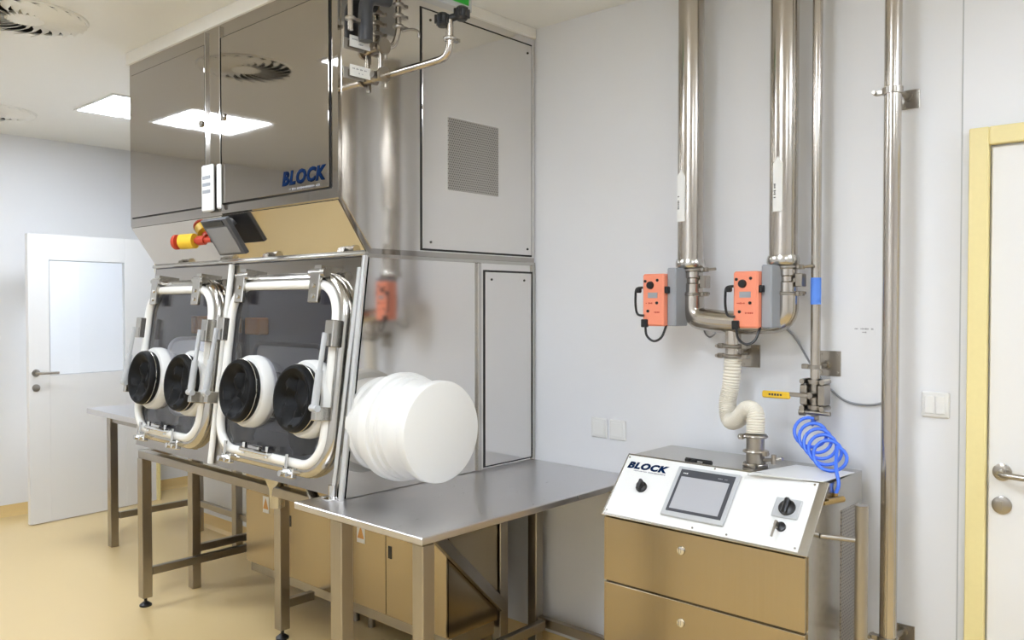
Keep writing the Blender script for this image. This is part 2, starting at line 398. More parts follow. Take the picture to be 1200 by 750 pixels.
# hood front doors with dark reveal and mullion
YF = 1.775
for x0, x1 in ((-4.128, -3.393), (-3.247, -2.49)):
    obj('door_reveal', box(B(), x0-.006, x1+.006, YF-.0015, YF, 1.972, 2.675), 'dark', iso, 0, label='thin dark gap around the hood door')
    d = obj('hood_door', box(B(), x0, x1, YF-.009, YF-.0015, 1.978, 2.669, .001), 'hood', iso)
    bm = B()
    lx = x1-.025 if x0 < -4 else x0+.02
    lathe(bm, (lx, YF-.009, 2.335), (0, -1, 0), [(.015, 0), (.015, .006), (.008, .01), (0, .01)], 16); box(bm, lx-.002, lx+.002, YF-.021, YF-.019, 2.327, 2.343)
    obj('door_lock', bm, 'leg', d)
bm = B(); box(bm, -3.385, -3.379, YF-.010, YF, 1.975, 2.72); box(bm, -3.262, -3.255, YF-.010, YF, 1.975, 2.72)
obj('mullion_edge', bm, 'chrome', iso)
text('logo_lettering', 'BLOCK', (-2.79, YF-.010, 2.005), (1, 0, 0), (0, 0, 1), .285, .056, 'navy', iso, shear=.2, off=.05, ext=.0003)
strokes('small_print', (-2.74, YF-.010, 1.985), (1, 0, 0), (0, 0, 1), .2, .01, 30, 'gprint', iso)
# switch block at foot of mullion
sb = obj('switch_block', box(B(), -3.395, -3.30, YF-.025, YF-.010, 1.95, 2.15, .006), 'white', iso, label='white switch block with three grey slots')
box_ = [B(), 0]
for k in range(3): obj('slot', box(B(), -3.38, -3.315, YF-.027, YF-.023, 2.028+k*.03, 2.042+k*.03), 'grey', sb)
obj('switch_block', box(B(), -3.272, -3.24, YF-.022, YF-.010, 1.955, 2.145, .006), 'white', iso, label='narrow white switch strip')
# chest shell: right side, left side, back, bottom, top
def side(x, th, m, name, grp=None):
    poly = [(x, 1.79, .852), (x, 1.902, 1.742), (x, YW-.004, 1.742), (x, YW-.004, .852)]
    return obj(name, prism(B(), poly, (th, 0, 0)), m, iso, 20)
side(XS-.012, .012, 'side', 'side_panel')
PB = lambda y, z, o: V((XF-o, y, z))
hole = rrect(1.965, 2.33, .98, 1.375, .06)
prism(bm := B(), [(XF, 1.79, .852), (XF, 1.902, 1.742), (XF, 1.93, 1.742), (XF, 1.93, .852)], (.012, 0, 0)); ring_panel(bm, PB, (1.93, 2.37, .852, 1.742), hole, .012)
box(bm, XF, XF+.012, 2.37, YW-.004, .852, 1.742); obj('side_panel', bm, 'side', iso, 20)
fr = obj('side_window_frame', tube(B(), [V((XF+.012, y, z)) for y, z in hole], .01, 8, closed=True), 'gasket', iso)
obj('glass_pane', prism(B(), [(XF+.004, y, z) for y, z in hole], (.004, 0, 0)), 'dglass', fr)
bm = B(); prism(bm, [(XS, 1.92, 1.762), (XS, 1.79, 1.937), (XS, 1.79, 2.744), (XS, YW-.005, 2.744), (XS, YW-.005, 1.762)], (.0025, 0, 0))
obj('upper_side_panel', bm, 'side', iso, 20)
# upper access panel with dark gap
obj('panel_gap', box(B(), XS+.0025, XS+.004, 2.16, 2.825, 1.766, 2.714), 'dark', iso, 0)
ap = obj('access_panel', box(B(), XS+.003, XS+.009, 2.167, 2.817, 1.774, 2.706, .001), 'side', iso)
obj('grille', box(B(), XS+.009, XS+.0105, 2.303, 2.598, 2.016, 2.308), 'perf', ap, 0, label='square perforated vent')
bm = B()
for y in (2.21, 2.79):
    for z in (2.67, 1.80): cyl(bm, (XS+.009, y, z), (XS+.0115, y, z), .005, 8)
obj('panel_screw', bm, 'dark', ap)
# lower side: joint trim, divider, door
tr = B(); box(tr, XS-.001, XS+.008, 1.9, YW-.005, 1.728, 1.742, .001); box(tr, XS-.001, XS+.012, 2.474, 2.494, .852, 1.728, .002); box(tr, XS-.001, XS+.008, YW-.024, YW-.005, .852, 1.728)
obj('side_trim', tr, 'steel', iso)
obj('panel_gap', box(B(), XS, XS+.0015, 2.515, 2.825, .86, 1.70), 'dark', iso, 0)
ap = obj('access_panel', box(B(), XS+.0015, XS+.007, 2.522, 2.818, .866, 1.692, .001), 'side', iso)
bm = B()
for y in (2.56, 2.77): cyl(bm, (XS+.007, y, 1.66), (XS+.0095, y, 1.66), .005, 8)
obj('panel_screw', bm, 'dark', ap)
obj('sloped_panel', prism(B(), [(XL+.004, 1.7785, 1.929), (XL+.004, 1.9015, 1.746), (XL+.004, 1.899, 1.744), (XL+.004, 1.776, 1.928)], (XS-XL-.008, 0, 0)), 'hood2', iso, 20)
obj('top_panel', box(B(), XF+.012, XS-.012, 1.915, 2.5, 1.724, 1.738), 'inner', iso)
obj('chamber_floor', box(B(), XF+.012, XS-.012, 1.82, 2.5, .858, .872), 'innerdark', iso)
# back wall of the chamber with inner doors
obj('chamber_back', box(B(), XF+.012, XS-.012, 2.42, 2.432, .858, 1.74), 'inner', iso)
bm = B(); prism(bm, [(x, 2.405, v) for x, v in rrect(-4.07, -3.43, .95, 1.345, .06)], (0, .015, 0)); o = obj('inner_door', bm, 'lgrey', iso)
obj('door_seal', tube(B(), [V((x, 2.402, v)) for x, v in rrect(-4.07, -3.43, .95, 1.345, .06)], .014, 8, closed=True), 'dgrey', o)
bm = B(); box(bm, -4.157, -4.12, 2.10, 2.22, 1.40, 1.49, .006); obj('amber_junction_box', bm, 'amber', iso, label='amber junction box inside the chamber')
bm = B(); box(bm, -4.09, -3.95, 2.35, 2.415, 1.39, 1.48, .006); obj('amber_junction_box', bm, 'amber', iso, label='amber junction box inside the chamber')
obj('chamber_fill_light', box(B(), -4.1, -3.0, 2.30, 2.38, 1.712, 1.724), 'chamberfill', iso, label='added glowing strip in the chamber roof, brightening the inside')  # unseen glowing strip, added to lift the dark chamber interior
# front face, two cells with rounded openings
XM = -3.385
wins = ((XF, XM, -4.12, -3.465, .085, .785), (XM, XS, -3.315, -2.535, .085, .795))
for c0, c1, w0, w1, v0, v1 in wins:
    inner = rrect(w0, w1, v0, v1, .14, 10)
    obj('front_panel', ring_panel(B(), W, (c0, c1, .004, .887), inner, .012), 'hood', iso, 20)
    fr = obj('window_frame', tube(B(), [W(x, v, .012) for x, v in rrect(w0-.012, w1+.012, v0-.012, v1+.012, .15, 10)], .026, 12, closed=True), 'steel', iso)
    obj('gasket', tube(B(), [W(x, v, .034) for x, v in rrect(w0+.012, w1-.012, v0+.012, v1-.012, .128, 10)], .018, 12, closed=True), 'gasket', fr)
    bm = B(); a = [W(x, v, .022) for x, v in rrect(w0+.005, w1-.005, v0+.005, v1-.005, .135, 10)]; prism(bm, a, V((0, cs, -sn))*.006)
    obj('glass_pane', bm, 'glass', fr)
    # hinges at top, clamps at bottom and side, gas struts
    for hx in (w0+.095, w1-.14):
        h = obj('hinge', wbox(B(), hx-.032, hx+.032, v1-.085, v1+.045, .045, .062, .003), 'steel', fr)
        for dv in (-.06, -.02): obj('hinge_screw', cyl(B(), W(hx, v1+dv, .062), W(hx, v1+dv, .067), .008, 8), 'chrome', fr)
        bm = B(); cyl(bm, W(hx-.045, v1+.03, .05), W(hx+.05, v1+.03, .05), .013, 12); cyl(bm, W(hx+.04, v1+.03, .05), W(hx+.062, v1+.03, .05), .018, 12)
        wbox(bm, hx-.022, hx+.022, v1+.015, v1+.06, 0, .05)
        obj('hinge_pin', bm, 'steel', fr)
    for sx, s in ((w0-.004, -1), (w1+.004, 1)):
        bm = B(); wbox(bm, sx-.026, sx+.026, v1-.25, v1-.15, .02, .075, .003); obj('strut_bracket', bm, 'steel', fr)
        bm = B(); A = W(sx, v1-.20, .09); Bq = W(sx+s*.005, v1-.475, .105); cyl(bm, A, A.lerp(Bq, .55), .0095, 12); cyl(bm, A.lerp(Bq, .5), Bq, .014, 12)
        cyl(bm, Bq-V((.02, 0, 0)), Bq+V((.02, 0, 0)), .013, 10)
        obj('gas_strut', bm, 'lgrey', fr)
        bm = B(); wbox(bm, sx-.014, sx+.014, v1-.52, v1-.47, .03, .105, .003); obj('strut_mount', bm, 'steel', fr)
    for k, cx in enumerate((w0+.12, w1-.2)):
        bm = B(); wbox(bm, cx-.035, cx+.035, v0-.045, v0-.005, .03, .055, .004); cyl(bm, W(cx-.02, v0-.03, .055), W(cx-.02, v0-.03, .075), .012, 10); cyl(bm, W(cx+.02, v0-.03, .055), W(cx+.02, v0-.03, .07), .009, 10)
        cyl(bm, W(cx, v0-.01, .06), W(cx, v0+.045, .06), .007, 8)
        obj('clamp', bm, 'chrome', fr)
    bm = B(); cx = (w0+w1)/2-.03; wbox(bm, cx-.12, cx+.09, v0+.02, v0+.035, .04, .07, .004); wbox(bm, cx-.06, cx+.02, v0+.035, v0+.05, .045, .065, .003)
    for q in (-.1, .07): cyl(bm, W(cx+q, v0+.01, .055), W(cx+q, v0+.055, .055), .008, 10)
    obj('latch_bar', bm, 'chrome', fr)
# glove ports
for gx in (-3.965, -3.585, -3.085, -2.675):
    o = W(gx, .345); ax = V((0, -cs, sn))
    p = obj('glove_port', lathe(B(), o, ax, [(.118, .0), (.146, .0), (.150, .02), (.147, .05), (.138, .062), (.118, .066), (.104, .055), (.102, .0)], 44), 'pom', iso)
    bm = B(); lathe(bm, o, ax, [(.100, .035), (.114, .05), (.125, .066), (.128, .08), (.125, .084), (.128, .09), (.126, .102), (.120, .110), (.111, .111), (.100, .104), (.088, .095), (.073, .085), (.055, .089), (.03, .081), (0, .083)], 44)
    for vv in bm.verts:
        q = vv.co-o; rr_ = math.hypot(q.x, q.z)
        if rr_ < .09: vv.co += ax*(.010*math.sin(q.x*95+gx*7)+.006*math.sin(q.z*60+q.x*40))
    obj('glove', bm, 'rubber', p)
    bm = B(); tube(bm, [o+ax*.086+V((math.cos(a), 0, 0))*.1285+V((0, sn, cs))*.1285*math.sin(a) for a in [2*math.pi*k/44 for k in range(44)]], .0022, 6, closed=True)
    obj('clamping_ring', bm, 'steel', p)
    # sleeve falling into the chamber
    pts = smooth_path([o-ax*.02, o-ax*.12+V((0, 0, -.02)), o-ax*.2+V((0, 0, -.12)), o-ax*.22+V((0, 0, -.26))], 5); n = len(pts)
    obj('sleeve', tube(B(), pts, .1, 14, rfun=lambda i: .105-.06*i/n+.006*math.sin(i*2.1)), 'rubber', p)
# edge tubes, centre post and rod
bm = B(); tube(bm, [W(XS+.004, -.01, .012), W(XS+.004, .89, .012)], .012); obj('corner_post', bm, 'chrome', iso)
bm = B(); tube(bm, [W(XM, .01, .014), W(XM, .885, .014)], .013); obj('centre_post', bm, 'gasket', iso)
bm = B(); tube(bm, [V((XF, 1.895, 1.742)), V((XS+.008, 1.895, 1.742))], .009); obj('lip_rail', bm, 'steel', iso)
bm = B(); cyl(bm, (XS-.04, 1.775, .852), (XS-.005, 1.873, 1.69), .010); lathe(bm, (XS-.04, 1.775, .851), (0, 0, 1), [(0, 0), (.042, 0), (.042, .006), (.016, .01), (.016, .05), (0, .05)], 20)
for a in range(3): bolt(bm, (XS-.04+.03*math.cos(a*2.1), 1.775+.03*math.sin(a*2.1), .857), (0, 0, 1))
obj('support_rod', bm, 'chrome', iso)
# lower apron on the left, tray and drain
bm = B(); prism(bm, [(XF+.05, 1.84, .85), (XF+.05, 2.45, .85), (XF+.05, 2.4, .812), (XF+.05, 1.9, .812)], (1.55, 0, 0)); obj('belly_pan', bm, 'steel', iso)
bm = B(); lathe(bm, (-3.02, 1.88, .852), (0, 0, -1), [(0, 0), (.06, 0), (.035, .06), (.03, .14), (0, .14)], 20); obj('drain_funnel', bm, 'steel', iso)
bm = B(); tube(bm, fillet([(-2.75, 1.86, .83), (-2.62, 1.80, .80), (-2.5, 1.80, .845)], .06), .02); obj('drain_elbow', bm, 'steel', iso)
# stand
bm = B(); box(bm, -4.27, -2.57, 1.848, 1.892, .765, .805, .003); obj('front_rail', bm, 'leg', iso)
bm = B(); box(bm, -4.27, -2.47, 2.62, 2.66, .765, .805, .003); obj('rear_rail', bm, 'leg', iso)
for x, y in ((-4.245, 1.87), (-3.357, 2.112), (-2.575, 1.87), (-4.245, 2.64), (-2.465, 2.64)): leg(x, y, .765, iso, .052)
for x, y0, y1, z in ((-4.245, 1.9, 2.62, .155), (-3.357, 2.14, 2.28, .14)): obj('stretcher', box(B(), x-.016, x+.016, y0, y1, z, z+.04, .002), 'leg', iso)
for x in (-4.25, -2.49): obj('side_rail', box(B(), x-.02, x+.02, 1.892, 2.62, .765, .805, .002), 'leg', iso)
bm = B(); A, Q = V((-2.425, 2.03, .82)), V((-2.425, 2.62, .24)); d = (Q-A).normalized(); obox(bm, (A+Q)/2, ((Q-A).length, .03, .045), Matrix((d, V((1, 0, 0)), d.cross(V((1, 0, 0))))).transposed(), .002)
obj('diagonal_brace', bm, 'leg', iso)
# airlock drum on the right side: axis along x
ay, az = 1.975, 1.108
bm = B(); lathe(bm, (XS, ay, az), (1, 0, 0), [(0, 0), (.176, 0), (.176, .012), (.165, .02), (.165, .05), (.168, .055), (.166, .09), (0, .09)], 56)
obj('airlock_collar', bm, 'pom', iso, label='white airlock collar on the steel side')
bm = B(); lathe(bm, (XS, ay, az), (1, 0, 0), [(.150, .088), (.188, .09), (.197, .098), (.199, .128), (.196, .142), (.188, .146), (.186, .150), (.188, .154), (.187, .176), (.178, .18), (.177, .184), (.179, .188), (.178, .208), (.166, .222), (.162, .25), (.163, .28)], 64)
dr = obj('airlock_drum', bm, 'pom', iso, label='white plastic transfer port drum')
bm = B(); lathe(bm, (XS, ay, az), (1, 0, 0), [(0, .282), (.160, .282), (.176, .285), (.180, .292), (.180, .318), (.177, .325), (.170, .328), (0, .329)], 64)
obj('airlock_lid', bm, 'pom', dr, label='round white lid')
# monitor and emergency stop below the hood
mr = (Matrix.Rotation(math.radians(33), 3, 'X'))
def MN(c, u, o, v): return V(c)+mr @ V((u, o, v))
mc = V((-3.245, 1.775, 1.84))
mrot = mr @ Matrix.Identity(3)
bm = obox(B(), mc, (.215, .02, .17), mrot, .003); mo = obj('monitor', bm, 'dgrey', iso, label='small dark grey touch panel')
obj('monitor_screen', obox(B(), MN(mc, 0, -.011, -.012), (.17, .003, .12), mrot), 'mscreen', mo)
obj('monitor_header', obox(B(), MN(mc, -.01, -.011, .066), (.16, .003, .022), mrot), 'black', mo)
bm = B(); tube(bm, fillet([(-3.28, 1.85, 1.94), (-3.28, 1.85, 1.90), MN(mc, -.02, .015, .03)], .03), .018); box(bm, -3.33, -3.23, 1.80, 1.88, 1.922, 1.945, .003); obj('monitor_arm', bm, 'grey', iso)
bm = B(); A = V((-3.55, 1.80, 1.838)); dd = V((-1, -.55, -.05)).normalized(); cyl(bm, A, A+dd*.07, .034); es = obj('emergency_stop', bm, 'yel', iso, label='yellow emergency stop housing')
bm = B(); lathe(bm, A+dd*.07, dd, [(0, 0), (.018, 0), (.018, .012), (.034, .018), (.034, .03), (.028, .038), (0, .04)], 20); obj('stop_button', bm, 'red', es, label='red mushroom button')
bm = B(); cyl(bm, A-dd*.09, A, .012, 12); cyl(bm, A-dd*.05, A-dd*.015, .021, 14); obj('stop_stem', bm, 'red', es)
bm = B(); cyl(bm, A-dd*.19, A-dd*.085, .014, 12); obj('stop_bracket', bm, 'black', es)

# ---- piping before the hood side
pp = thing('sample_piping', 'thin steel sample pipes with black handwheel and white label plates on the hood side', 'piping', (-2.4, 1.95, 2.3))
def clamp(bm, p, d, r, w=.012):
    d = V(d).normalized(); p = V(p); u, v = frame_of(d)
    lathe(bm, p-d*w/2, d, [(0, 0), (r*.97, 0), (r*1.06, w*.25), (r*1.06, w*.75), (r*.97, w), (0, w)], 20)
    q = p+u*(r*1.06+.008); cyl(bm, q-v*.012, q+v*.018, .005, 8); obox(bm, q, (.02, .02, w*.9))
    return bm
obj('pipe', tube(B(), fillet([(XS+.03, 1.95, 2.393), (-2.15, 1.95, 2.393), (-2.053, 1.95, 2.395), (-2.053, 1.95, 2.52)], .05), .013), 'pipe', pp)
bm = B(); clamp(bm, (-2.053, 1.95, 2.455), (0, 0, 1), .021); obj('pipe_clamp', bm, 'steel', pp)
bm = B()
for c in ((-2.072, 1.935, 2.525), (-2.02, 1.975, 2.545)):
    lathe(bm, V(c)-V((0, 0, .03)), (0, 0, 1), [(0, 0), (.016, 0), (.023, .01), (.023, .038), (.016, .046), (0, .046)], 10)
    for k in range(6): cyl(bm, V(c)+V((.023*math.cos(k*1.05), .023*math.sin(k*1.05), -.02)), V(c)+V((.023*math.cos(k*1.05), .023*math.sin(k*1.05), .008)), .0055, 8)
cyl(bm, (-2.072, 1.935, 2.515), (-2.02, 1.975, 2.535), .013)
obj('handwheel', bm, 'black', pp, label='black handwheels')
for k, (z, lab) in enumerate(((2.497, 'a'), (2.393, 'b'))):
    lp = obj('label_plate', box(B(), XS+.02, XS+.023, 1.812, 1.903, z-.02, z+.02), 'white', pp, 0, label='white label plate with small grey print')
    strokes('label_print', (XS+.023, 1.822, z+.004), (0, 1, 0), (0, 0, 1), .07, .006, 12, 'gprint', lp); strokes('label_print', (XS+.023, 1.85, z-.010), (0, 1, 0), (0, 0, 1), .02, .005, 4, 'gprint', lp)
    obj('label_holder', box(B(), XS+.004, XS+.02, 1.83, 1.90, z-.012, z+.012), 'leg', pp)
    bm = B(); cyl(bm, (XS+.003, 1.935, z), (XS+.06, 1.935, z), .02, 16); cyl(bm, (XS+.035, 1.90, z), (XS+.035, 1.975, z-.005), .013, 12); lathe(bm, (XS+.055, 1.935, z), (1, 0, 0), [(0, 0), (.028, 0), (.028, .012), (0, .012)], 14)
    cyl(bm, (XS+.05, 1.95, z-.045), (XS+.05, 1.95, z+.01), .008, 10)
    obj('valve', bm, 'leg', pp)
obj('pipe', tube(B(), [(XS+.04, 1.935, 2.375), (XS+.04, 1.935, 2.515)], .009), 'pipe', pp)
obj('pipe', tube(B(), fillet([(XS+.05, 1.94, 2.50), (XS+.055, 1.985, 2.505), (XS+.065, 2.0, 2.56), (XS+.065, 2.0, ZC)], .03), .011), 'pipe', pp)
for z in (2.58, 2.62, 2.66): bm = B(); clamp(bm, (XS+.065, 2.0, z), (0, 0, 1), .02); obj('pipe_clamp', bm, 'leg', pp)
obj('hook_lever', tube(B(), smooth_path([(XS+.07, 2.01, 2.565), (XS+.09, 2.04, 2.575), (XS+.1, 2.065, 2.57), (XS+.1, 2.07, 2.548)], 5), .005), 'leg', pp)
obj('pipe', tube(B(), [(XS+.055, 1.79, 2.52), (XS+.055, 1.79, ZC)], .010), 'pipe', pp)
bm = B(); clamp(bm, (XS+.055, 1.79, 2.56), (0, 0, 1), .018); obj('pipe_clamp', bm, 'leg', pp)
obj('grey_duct', tube(B(), fillet([(XS+.045, 1.865, 2.50), (XS+.045, 1.865, 2.66), (XS+.045, 1.97, 2.675)], .05), .026, 14), 'dgrey', pp, label='short grey duct elbow')
# exit sign
ex = thing('exit_sign', 'green lit exit sign box hanging from the ceiling beside the steel hood', 'sign', (-2.225, 2.06, ZC))
obj('sign_box', box(B(), -2.25, -2.2, 1.92, 2.205, 2.642, ZC-.02, .003), 'lgrey', ex)
obj('sign_face', box(B(), -2.2, -2.197, 1.94, 2.185, 2.662, ZC-.04), 'green', ex)
bm = B(); cyl(bm, (-2.225, 2.06, ZC-.022), (-2.225, 2.06, ZC), .01); obj('sign_stem', bm, 'lgrey', ex)

# ================================================================= BASE CABINETS
def cabinet(x0, x1, lab):
    t = thing('base_cabinet', lab, 'cabinet', ((x0+x1)/2, 2.5, 0), 'steel base cabinets under the isolator')
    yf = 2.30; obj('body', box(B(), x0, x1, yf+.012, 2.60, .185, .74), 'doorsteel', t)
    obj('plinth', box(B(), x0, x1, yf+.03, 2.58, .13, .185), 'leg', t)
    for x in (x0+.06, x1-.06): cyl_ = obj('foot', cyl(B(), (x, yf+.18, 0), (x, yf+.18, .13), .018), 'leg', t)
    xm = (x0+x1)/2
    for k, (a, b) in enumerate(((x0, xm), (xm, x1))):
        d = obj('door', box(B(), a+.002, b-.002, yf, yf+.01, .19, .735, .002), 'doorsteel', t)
        if k == 1: obj('recessed_handle', box(B(), a+.018, a+.042, yf-.002, yf, .445, .50, .001), 'black', d)
        if k == 0:
            lx = b-.19 if x0 < -3.5 else b-.175
            s = obj('warning_label', box(B(), lx-.028, lx+.028, yf-.001, yf, .475, .56), 'white', d, 0, label='white warning label with orange triangle')
            obj('warning_triangle', prism(B(), [(lx-.024, yf-.002, .495), (lx+.024, yf-.002, .495), (lx, yf-.002, .552)], (0, .0012, 0)), 'signorange', s, 0)
            # black wavy mark inside the triangle
    return t
cabinet(-4.0, -3.225, 'steel base cabinet under the isolator, left one, doors mirroring the yellow floor')
cabinet(-3.222, -2.445, 'steel base cabinet under the isolator, right one, behind the front table legs')

# ================================================================= CONTROL CABINET
cc = thing('control_cabinet', 'brushed steel generator cabinet with slanted white control panel', 'cabinet', (-1.34, 2.6, 0))
cx0, cx1 = -1.70, -.975
prof = [(2.37, .03), (2.37, .815), (2.355, .825), (2.512, 1.006), (2.80, 1.006), (2.80, .03)]
obj('body', prism(B(), [(cx0, y, z) for y, z in prof], (cx1-cx0, 0, 0)), 'steel', cc, 20)
P0 = V((cx0, 2.35, .828)); pv = V((0, .16, .183)).normalized(); pn = V((0, -pv.z, pv.y)); PR = Matrix((V((1, 0, 0)), pv, V((1, 0, 0)).cross(pv))).transposed()
def PP(u, v, o=0): return P0+V((u, 0, 0))+pv*v+pn*o
def pbox(bm, u0, u1, v0, v1, o0, o1, bev=0): return obox(bm, PP((u0+u1)/2, (v0+v1)/2, (o0+o1)/2), (u1-u0, v1-v0, o1-o0), PR, bev)
obj('panel_rim', pbox(B(), -.004, .729, -.008, .246, -.006, 0, .001), 'steel', cc)
cp = obj('control_panel', pbox(B(), .004, .70, -.001, .238, 0, .003, .001), 'white', cc, label='white slanted control panel')
text('logo_lettering', 'BLOCK', PP(.018, .185, .0035), (1, 0, 0), pv, .165, .028, 'navy', cp, shear=.2, off=.06)
strokes('small_print', PP(.05, .176, .0035), (1, 0, 0), pv, .13, .005, 26, 'gprint', cp)
bz = obj('touch_screen', pbox(B(), .222, .452, .030, .220, .003, .012, .003), 'lgrey', cp, label='touch screen in grey frame')
obj('dark_bezel', pbox(B(), .238, .438, .048, .208, .012, .0135), 'dgrey', bz)
obj('display', pbox(B(), .248, .425, .058, .180, .0135, .0145), 'screen', bz)
strokes('small_print', PP(.25, .19, .0137), (1, 0, 0), pv, .025, .006, 4, 'white', bz); strokes('small_print', PP(.38, .19, .0137), (1, 0, 0), pv, .035, .004, 6, 'gprint', bz)
bm = B(); lathe(bm, PP(.11, .118, .003), pn, [(0, 0), (.02, 0), (.02, .008), (.013, .012), (.013, .02), (0, .02)], 20); pbox(bm, .104, .116, .098, .138, .015, .032, .003)
obj('selector_knob', bm, 'black', cp)
sw = obj('switch_plate', pbox(B(), .588, .672, .098, .166, .003, .009, .003), 'lgrey', cp)
bm = B(); lathe(bm, PP(.632, .132, .009), pn, [(0, 0), (.026, 0), (.026, .006), (.018, .01), (0, .01)], 24); pbox(bm, .624, .640, .106, .158, .015, .034, .004); obj('main_switch', bm, 'black', sw)
bm = B(); lathe(bm, PP(.63, .068, .003), pn, [(0, 0), (.015, 0), (.015, .008), (.007, .01), (0, .01)], 18); ks = obj('key_switch', bm, 'black', cp)
bm = B(); pbox(bm, .619, .626, .058, .074, .01, .035); pbox(bm, .620, .626, .02, .06, .03, .034); obj('key', bm, 'leg', ks)
bm = B()
for u, v in ((.012, .01), (.012, .228), (.69, .01), (.69, .228), (.35, .008), (.35, .232), (.47, .008), (.47, .232)): bolt(bm, PP(u, v, .003), pn, .0035, .002)
obj('panel_screw', bm, 'steel', cp)
for z0, z1 in ((.592, .815), (.36, .586), (.10, .354)):
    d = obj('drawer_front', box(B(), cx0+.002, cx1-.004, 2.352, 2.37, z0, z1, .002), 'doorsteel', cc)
    zl = z1-.06 if z1 > .6 else z1-.068
    bm = B(); lathe(bm, (-1.39, 2.352, zl), (0, -1, 0), [(0, 0), (.014, 0), (.013, .005), (.005, .006), (0, .006)], 18); box(bm, -1.392, -1.388, 2.343, 2.346, zl-.007, zl+.007)
    obj('drawer_lock', bm, 'chrome', d)
obj('plinth', box(B(), cx0+.03, cx1-.03, 2.42, 2.77, 0, .03), 'black', cc)
obj('side_vent', box(B(), cx1, cx1+.002, 2.62, 2.775, .15, .905), 'perf2', cc, 0, label='perforated vent strip')
hd = obj('push_handle', cyl(B(), (-.865, 2.485, .15), (-.865, 2.485, .965), .0185, 20), 'leg', cc, label='vertical tubular push handle')
for z in (.86, .3): obj('handle_arm', cyl(B(), (cx1, 2.455, z), (-.87, 2.483, z), .008, 12), 'leg', hd)
bm = B()
for x in (-1.50, -1.475, -1.43, -1.415): box(bm, x, x+.016, 2.56, 2.575, 1.006, 1.012)
cyl(bm, (-1.50, 2.568, 1.012), (-1.40, 2.568, 1.012), .004, 8); obj('top_fitting', bm, 'dark', cc)
pbm = B()   # port on top
px, py = -1.255, 2.60
lathe(pbm, (px, py, 1.006), (0, 0, 1), [(0, 0), (.042, 0), (.042, .006), (.03, .01), (.03, .05), (.036, .052), (.036, .062), (.03, .064), (.03, .10), (.037, .102), (.037, .114), (.028, .116), (0, .116)], 28)
po = obj('exhaust_port', pbm, 'leg', cc)
for z, a in ((1.063, .4), (1.114, 2.2), (1.02, 1.2)):
    bm = B(); u = V((math.cos(a), -math.sin(a), 0)); tube(bm, [V((px, py, z))+V((math.cos(q), math.sin(q), 0))*.038 for q in [2*math.pi*k/20 for k in range(20)]], .004, 6, closed=True)
    cyl(bm, V((px, py, z))+u*.03, V((px, py, z))+u*.062, .006, 8); obox(bm, V((px, py, z))+u*.05, (.014, .02, .016)); obj('hose_clamp', bm, 'leg', po)
bm = B(); cyl(bm, (px+.03, py, 1.035), (px+.10, py-.01, 1.05), .006, 8); cyl(bm, (px+.07, py-.01, 1.03), (px+.07, py-.01, 1.06), .009, 8); obj('side_nozzle', bm, 'leg', po)
# paper lying on top, overhanging the panel
zt = 1.009
bm = B(); prism(bm, [(-1.225, 2.475, zt), (-.985, 2.50, zt+.004), (-.97, 2.72, zt+.001), (-1.165, 2.72, zt)], (0, 0, .0025))
tag(obj('paper_sheet', bm, 'white', None, 0, loc=(-1.1, 2.6, zt)), 'white paper sheet lying on top of the control cabinet', 'paper')

# ================================================================= WALL PIPES
yp = 2.73
mp = thing('exhaust_pipework', 'two wide steel exhaust pipes joining in a U shaped manifold on the wall', 'pipe', (-1.4, yp, 1.5))
PX1, PX2 = -1.58, -1.22
for x in (PX1, PX2):
    r = .047
    p = obj('pipe', cyl(B(), (x, yp, 1.72), (x, yp, ZC), r, 32), 'pipe', mp)
    bm = B(); lathe(bm, (x, yp, 1.69), (0, 0, 1), [(.02, 0), (.05, 0), (.054, .006), (.054, .02), (.05, .032), (.02, .034)], 28); obj('flange', bm, 'steel', mp)
    bm = B(); lathe(bm, (x+.012, yp, 1.60), (0, 0, 1), [(0, 0), (.036, 0), (.036, .03), (.03, .034), (.03, .05), (.036, .054), (.036, .085), (.03, .09), (0, .09)], 24); obj('butterfly_valve', bm, 'pipe', mp)
    for z in (1.682, 1.592):
        bm = B(); lathe(bm, (x+.012, yp, z-.007), (0, 0, 1), [(0, 0), (.04, 0), (.043, .004), (.043, .01), (.04, .014), (0, .014)], 24)
        obox(bm, (x+.062, yp, z), (.022, .02, .016), None, .002); cyl(bm, (x+.06, yp-.02, z), (x+.06, yp+.02, z), .006, 8); cyl(bm, (x+.06, yp, z), (x+.105 if z > 1.65 else x+.08, yp, z+.002), .005, 8); obj('clamp', bm, 'leg', mp)
    bm = B(); box(bm, x+.05, x+.074, yp-.02, yp+.02, 1.615, 1.66, .003); cyl(bm, (x+.03, yp, 1.638), (x+.05, yp, 1.638), .01, 10); obj('valve_stem', bm, 'leg', mp)
RM = .041
pts = [(PX1+.012, yp, 1.60), (PX1+.012, yp, 1.505), (PX1+.14, yp, 1.49), (PX2-.10, yp, 1.49), (PX2+.012, yp, 1.50), (PX2+.012, yp, 1.60)]
obj('manifold', tube(B(), fillet(pts, .11, 10), RM, 24, rfun=None), 'pipe', mp)
obj('tee_pipe', cyl(B(), (-1.405, yp, 1.36), (-1.405, yp, 1.47), .028, 24), 'pipe', mp)
for z in (1.405, 1.37):
    bm = B(); lathe(bm, (-1.405, yp, z-.007), (0, 0, 1), [(0, 0), (.034, 0), (.037, .004), (.037, .01), (.034, .014), (0, .014)], 24)
    for s in (-1, 1): obox(bm, (-1.405+s*.048, yp, z), (.022, .02, .018), None, .003); cyl(bm, (-1.405+s*.056, yp-.02, z), (-1.405+s*.056, yp+.014, z), .006, 8)
    obj('clamp', bm, 'leg', mp)
